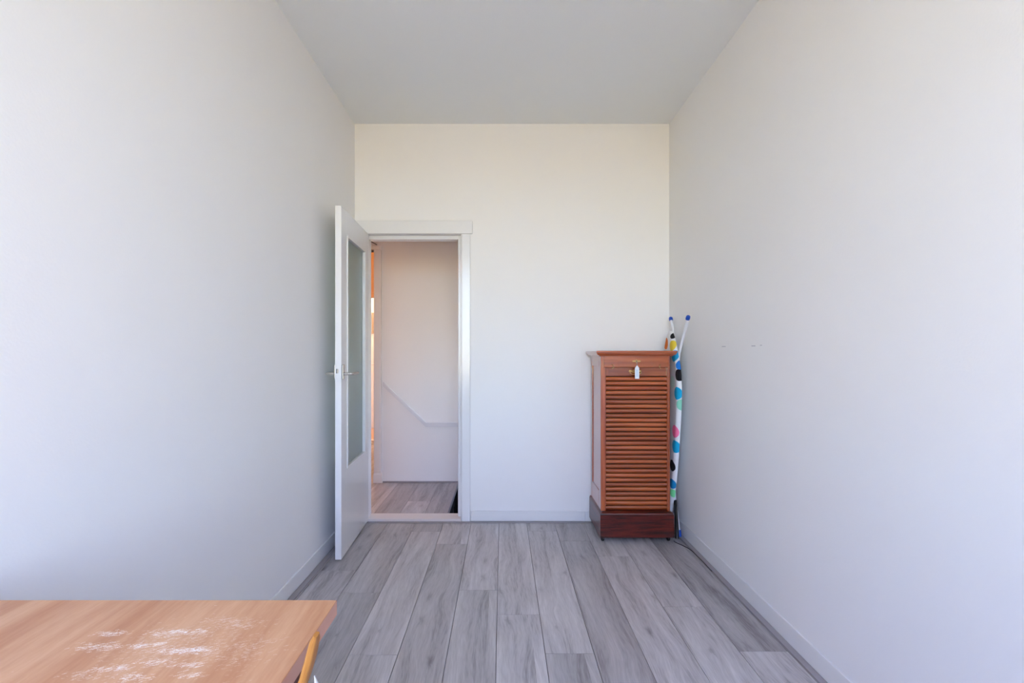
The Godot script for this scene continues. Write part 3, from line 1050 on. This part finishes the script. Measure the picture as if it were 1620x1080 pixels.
func cover_texture(face: float, near: Array, mid: float, y_lo: float, y_hi: float, reach: float) -> ImageTexture:
	var w := 320
	var h := 1024
	var bytes := PackedByteArray()
	bytes.resize(w * h * 3)
	# coloured spots: pixel in the photograph, radius in photograph pixels, colour
	var spots := [[1053.5, 543, 9.5, Color(0.90, 0.47, 0.10)], [1062.5, 547, 8.5, Color(0.90, 0.80, 0.24)], [1069, 529, 6, Color(0.03, 0.03, 0.05)], [1066, 563, 9, Color(0.10, 0.66, 0.86)], [1077, 577, 8, Color(0.08, 0.46, 0.80)], [1075.3, 593, 10, Color(0.015, 0.015, 0.04)], [1070.5, 622, 10, Color(0.0, 0.66, 0.84)], [1078, 642, 9, Color(0.55, 0.85, 0.74)], [1064, 604, 10, Color(0.84, 0.94, 0.89)], [1067, 682, 10, Color(1.0, 0.48, 0.66)], [1067.5, 706.5, 10, Color(0.0, 0.66, 0.84)], [1063.0, 736, 9, Color(0.015, 0.015, 0.04)], [1062.5, 765, 8, Color(0.05, 0.54, 0.76)], [1065, 783, 7, Color(0.50, 0.92, 0.62)], [1056, 660, 9, Color(0.9, 0.5, 0.2)], [1054, 720, 9, Color(0.5, 0.85, 0.6)], [1055, 590, 9, Color(0.95, 0.45, 0.62)]]
	var found := []
	for s in spots:
		var p := at_plane_x(s[0], s[1], face)
		var hw := half_width(near, p.y)
		var u: float = p.z + mid
		if u > hw - PAD:            # on the rounded rim: find the angle whose point falls on that pixel
			for k in 41:
				var a := PI / 2 * k / 40.0
				var z := -mid + hw - PAD + PAD * sin(a)
				var x := face + DEEP * (1.0 - cos(a))
				u = hw - PAD + 0.0425 * a / (PI / 2)
				if VPX + x * FOCAL / -z >= s[0]:
					break
		found.append([u, p.y, s[2] * -p.z / FOCAL, s[3]])
	var at := 0
	for j in h:
		var y := lerpf(y_hi, y_lo, (j + 0.5) / h)
		for i in w:
			var u := lerpf(-reach, reach, (i + 0.5) / w)
			var c := Color(0.93, 0.935, 0.94)
			for s in found:
				var dz: float = u - s[0]
				var dy: float = y - s[1]
				if dz * dz + dy * dy < s[2] * s[2]:
					c = s[3]
					break
			bytes[at] = int(c.r * 255.0)
			bytes[at + 1] = int(c.g * 255.0)
			bytes[at + 2] = int(c.b * 255.0)
			at += 3
	return texture(w, h, bytes)


func ironing_board() -> void:
	var face := 1.100
	var b := thing("ironing_board", "folded ironing board with white cover in coloured spots, upright behind the cabinet", "ironing board", Vector3(1.12, 0, -3.21))
	var o := Vector3(-1.12, 0, 3.21)
	# near edge as seen, mirrored about the middle line
	var mid := 3.226
	var edge := [[1062.5, 523.5], [1066, 528], [1068.5, 535], [1070.5, 545], [1072.5, 556], [1074.5, 566], [1076.6, 577], [1078.2, 592], [1079.0, 612], [1078.8, 637], [1077.5, 665], [1075.8, 695], [1073.5, 730], [1070.8, 760], [1068, 785], [1065, 797], [1061.0, 806]]
	var near := []
	for e in edge:
		var p := at_plane_x(e[0], e[1], face + DEEP)
		near.append(Vector2(maxf(mid + p.z, 0.004), p.y))
	var y_lo := 0.10
	var y_hi := 1.40
	var reach := 0.24
	# padded cover: flat across the middle, its rim rounded back on both long edges
	var st := begin()
	var fine := []
	for i in near.size() - 1:
		for k in 3:
			fine.append(near[i].lerp(near[i + 1], k / 3.0))
	fine.append(near[-1])
	var section := func(p: Vector2) -> Array:
		var pad := minf(PAD, p.x * 0.9)
		var row := []
		for k in 18:
			if k == 9:
				row.append([Vector3(face, p.y, -mid) + o, Vector3.LEFT, 0.0])
				continue
			if k == 0:                  # the far side drops straight back from a small round
				row.append([Vector3(face + DEEP, p.y, -mid - p.x) + o, Vector3.FORWARD, -p.x - 0.018])
				continue
			var side := -1.0 if k < 9 else 1.0
			var a := PI / 2 * (1.0 - (k - 1) / 7.0) if k < 9 else PI / 2 * (k - 10) / 7.0
			var rim := pad if side > 0.0 else minf(0.008, p.x * 0.5)
			var back := DEEP if side > 0.0 else 0.008
			var u := side * (p.x - rim + rim * sin(a))
			var n := (Vector3.LEFT * cos(a) + Vector3.BACK * side * sin(a)).normalized()
			row.append([Vector3(face + back * (1.0 - cos(a)), p.y, -mid + u) + o, n, side * (p.x - rim + (0.0425 * rim / PAD if side > 0.0 else 0.0126) * a / (PI / 2))])
		return row
	var sections := []
	for p in fine:
		sections.append(section.call(p))
	var uv_of := func(v: Array) -> Vector2: return Vector2((v[2] / reach + 1.0) / 2.0, (y_hi - v[0].y) / (y_hi - y_lo))
	for i in sections.size() - 1:
		for k in 17:
			var q := [sections[i][k], sections[i][k + 1], sections[i + 1][k + 1], sections[i + 1][k]]
			quad(st, [q[0][0], q[1][0], q[2][0], q[3][0]], [q[0][1], q[1][1], q[2][1], q[3][1]], [uv_of.call(q[0]), uv_of.call(q[1]), uv_of.call(q[2]), uv_of.call(q[3])])
		# flat back
		quad(st, [sections[i][0][0], sections[i][17][0], sections[i + 1][17][0], sections[i + 1][0][0]], [Vector3.RIGHT, Vector3.RIGHT, Vector3.RIGHT, Vector3.RIGHT], [Vector2.ZERO, Vector2.ZERO, Vector2.ZERO, Vector2.ZERO])
	for e in [0, sections.size() - 1]:
		var n := Vector3.UP if e == 0 else Vector3.DOWN
		for k in range(1, 17):
			tri(st, [sections[e][0][0], sections[e][k][0], sections[e][k + 1][0]], [n, n, n], [uv_of.call(sections[e][0]), uv_of.call(sections[e][k]), uv_of.call(sections[e][k + 1])])
	var cm := plain(Color(1, 1, 1), 0.85)
	cm.albedo_texture = cover_texture(face, near, mid, y_lo, y_hi, reach)
	part("cover", st, cm, b)
	# crossed legs behind the board, with blue end caps that stick out at the top
	var legs := [[Vector3(1.136, 1.396, -2.985), Vector3(1.136, 1.178, -3.135), Vector3(1.138, 0.55, -3.30)], [Vector3(1.152, 1.412, -3.328), Vector3(1.152, 1.347, -3.29), Vector3(1.152, 0.50, -3.20)]]
	for l in legs:
		st = begin()
		var pts := []
		for v in l:
			pts.append(v + o)
		tube(st, pts, 0.0095, 12)
		var leg := part("leg", st, M.white_tube, b)
		var dir: Vector3 = (l[0] - l[1]).normalized()
		st = begin()
		lathe(st, l[0] + o - dir * 0.006, dir, [Vector2(0, -0.001), Vector2(0.0125, 0), Vector2(0.0135, 0.010), Vector2(0.0125, 0.022), Vector2(0.008, 0.027), Vector2(0, 0.028)], 14)
		part("end_cap", st, M.blue, leg)
	st = begin()
	tube(st, [Vector3(1.132, 0.40, -3.24) + o, Vector3(1.134, 0.22, -3.20) + o, Vector3(1.138, 0.035, -3.138) + o], 0.0095, 12)
	var low := part("leg", st, M.white_tube, b)
	st = begin()
	tube(st, [Vector3(1.138, 0.045, -3.141) + o, Vector3(1.139, 0.004, -3.132) + o], 0.013, 12)
	part("end_cap", st, M.blue, low)
	st = begin()
	tube(st, [Vector3(1.135, 0.22, -3.20) + o, Vector3(1.120, 0.13, -3.135) + o, Vector3(1.107, 0.05, -3.088) + o, Vector3(1.104, 0.012, -3.078) + o], 0.010, 12, [0.009, 0.010, 0.012, 0.012])
	part("foot", st, M.black, b)


func floor_cable() -> void:
	var pts := []
	for p in [[1073, 846], [1079, 852], [1086, 860], [1093, 867.5], [1104, 878], [1116, 891], [1126, 901.5], [1127, 904], [1124.5, 902.5], [1113, 890], [1103, 880], [1092, 870], [1080, 863.5], [1069, 858.5], [1066, 856]]:
		var d: float = EYE * FOCAL / (p[1] - VPY)
		pts.append(Vector3((p[0] - VPX) * d / FOCAL, 0.0035, -d))
	var curve := Curve3D.new()
	for i in pts.size():
		var t: Vector3 = (pts[mini(i + 1, pts.size() - 1)] - pts[maxi(i - 1, 0)]) / 6.0
		curve.add_point(pts[i], -t, t)
	var fine := []
	for v in curve.tessellate_even_length(4, 0.012):
		fine.append(v)
	var st := begin()
	tube(st, fine, 0.0022, 6)
	var o := part("cable", st, M.cable, null)
	tag(o, "thin dark cable lying on the floor at the foot of the ironing board", "cable")


# ---------------------------------------------------------------- table and chair

func table() -> void:
	var x0 := -1.0
	var x1 := -0.2916
	var z0 := -0.857
	var z1 := 0.45
	var t := thing("table", "pale beech laminate table with a worn white-flecked top, at the lower left", "table", Vector3(-0.645, 0, -0.2))
	var o := Vector3(0.645, 0, 0.2)
	var st := begin()
	# top face carries the print; the rim is a thin bevel
	var e := 0.0015
	var top := [Vector3(x0 + e, 0.75, z0 + e), Vector3(x1 - e, 0.75, z0 + e), Vector3(x1 - e, 0.75, z1 - e), Vector3(x0 + e, 0.75, z1 - e)]
	var pts := []
	var uvs := []
	for v in top:
		pts.append(v + o)
		uvs.append(Vector2((v.x - x0) / (x1 - x0), (v.z - z0) / (z1 - z0)))
	quad(st, pts, [Vector3.UP, Vector3.UP, Vector3.UP, Vector3.UP], uvs)
	var ring := [Vector3(x0, 0.75 - e, z0), Vector3(x1, 0.75 - e, z0), Vector3(x1, 0.75 - e, z1), Vector3(x0, 0.75 - e, z1)]
	var outs := [Vector3.FORWARD, Vector3.RIGHT, Vector3.BACK, Vector3.LEFT]
	for k in 4:
		var j := (k + 1) % 4
		quad(st, [ring[k] + o, ring[j] + o, pts[j], pts[k]], [outs[k], outs[k], Vector3.UP, Vector3.UP], [uvs[k], uvs[j], uvs[j], uvs[k]])
	var tp := part("tabletop", st, M.beech, t)
	st = begin()
	for k in 4:
		var j := (k + 1) % 4
		var dn := Vector3(0, -0.0245, 0)
		quad(st, [ring[k] + o, ring[j] + o, ring[j] + o + dn, ring[k] + o + dn], [outs[k], outs[k], outs[k], outs[k]], [Vector2.ZERO, Vector2.ZERO, Vector2.ZERO, Vector2.ZERO])
	quad(st, [ring[0] + o + Vector3(0, -0.0245, 0), ring[1] + o + Vector3(0, -0.0245, 0), ring[2] + o + Vector3(0, -0.0245, 0), ring[3] + o + Vector3(0, -0.0245, 0)], [Vector3.DOWN, Vector3.DOWN, Vector3.DOWN, Vector3.DOWN], [Vector2.ZERO, Vector2.ZERO, Vector2.ZERO, Vector2.ZERO])
	part("edge_band", st, M.beech_edge, tp)
	var i := 0.038
	for s in [[Vector3(x0 + i, 0.63, z0 + i), Vector3(x0 + i + 0.02, 0.724, z1 - i)], [Vector3(x1 - i - 0.02, 0.63, z0 + i), Vector3(x1 - i, 0.724, z1 - i)], [Vector3(x0 + i + 0.02, 0.63, z0 + i), Vector3(x1 - i - 0.02, 0.724, z0 + i + 0.02)], [Vector3(x0 + i + 0.02, 0.63, z1 - i - 0.02), Vector3(x1 - i - 0.02, 0.724, z1 - i)]]:
		part("apron", one_box(s[0] + o, s[1] + o, 0.002), M.apron, t)
	for lx in [x0 + i + 0.021, x1 - i - 0.066]:
		for lz in [z0 + i + 0.021, z1 - i - 0.066]:
			part("leg", one_box(Vector3(lx, 0, lz) + o, Vector3(lx + 0.045, 0.724, lz + 0.045) + o, 0.004), M.apron, t)


func chair() -> void:
	var c := thing("chair", "honey coloured wooden chair with slim bent back posts, pushed up to the table", "chair", Vector3(-0.5, 0, -0.44))
	var o := Vector3(0.5, 0, 0.44)
	var post := [Vector3(-0.2505, 0.806, 0), Vector3(-0.2525, 0.799, 0), Vector3(-0.258, 0.775, 0), Vector3(-0.2645, 0.752, 0), Vector3(-0.273, 0.729, 0), Vector3(-0.283, 0.70, 0), Vector3(-0.296, 0.655, 0), Vector3(-0.308, 0.60, 0), Vector3(-0.318, 0.52, 0), Vector3(-0.32, 0.44, 0), Vector3(-0.312, 0.30, 0), Vector3(-0.295, 0.13, 0), Vector3(-0.28, 0.004, 0), Vector3(-0.279, 0.0, 0)]
	for z in [-0.655, -0.225]:
		var pts := []
		for v in post:
			pts.append(v + Vector3(0, 0, z) + o)
		var st := begin()
		strip(st, pts, Vector3.BACK, 0.0055, 0.013)
		part("back_post", st, M.honey, c)
	for y in [[0.62, -0.303], [0.70, -0.282]]:
		part("back_rail", one_box(Vector3(y[1] - 0.006, y[0] - 0.022, -0.645) + o, Vector3(y[1] + 0.005, y[0] + 0.022, -0.235) + o, 0.004, 2), M.honey, c)
	part("seat", one_box(Vector3(-0.74, 0.44, -0.65) + o, Vector3(-0.325, 0.462, -0.23) + o, 0.008, 0), M.honey, c)
	for z in [-0.63, -0.265]:
		part("leg", one_box(Vector3(-0.735, 0, z) + o, Vector3(-0.71, 0.44, z + 0.025) + o, 0.004), M.honey, c)
	# a white cloth hanging at the far back post: a tall folded cone
	var t := thing("cloth", "white cloth hanging in a peak beside the chair back post, at the bottom edge", "cloth", Vector3(-0.2385, 0.0, -0.615))
	var st := begin()
	var n := 36
	var rows := 14
	var grid := []
	for j in rows + 1:
		var h := 0.26 * pow(float(j) / rows, 1.3)
		var row := []
		for i in n:
			var a := TAU * i / n
			var fold := 1.0 + 0.22 * sin(a * 5.0 + 0.6) * minf(1.0, h * 5.0)
			var r := (0.20 * h * (1.0 - 0.9 * h) + 0.0006) * fold
			row.append(Vector3(r * cos(a) + 0.235 * h * (1.0 - 0.5 * h) + 0.001, 0.7765 - h, r * sin(a) * 1.25))
		grid.append(row)
	for j in rows:
		for i in n:
			var k := (i + 1) % n
			var p: Array = [grid[j][i], grid[j][k], grid[j + 1][k], grid[j + 1][i]]
			var ns := []
			for q in [[j, i], [j, k], [j + 1, k], [j + 1, i]]:
				var dv: Vector3 = grid[mini(q[0] + 1, rows)][q[1]] - grid[maxi(q[0] - 1, 0)][q[1]]
				var du: Vector3 = grid[q[0]][(q[1] + 1) % n] - grid[q[0]][(q[1] + n - 1) % n]
				ns.append(du.cross(dv).normalized())
			if ns[0].dot(p[0] - Vector3(0.235 * (0.7765 - p[0].y), p[0].y, 0)) < 0:
				for q in 4:
					ns[q] = -ns[q]
			quad(st, p, ns, [Vector2.ZERO, Vector2.ZERO, Vector2.ZERO, Vector2.ZERO])
	part("drape", st, M.cloth, t)
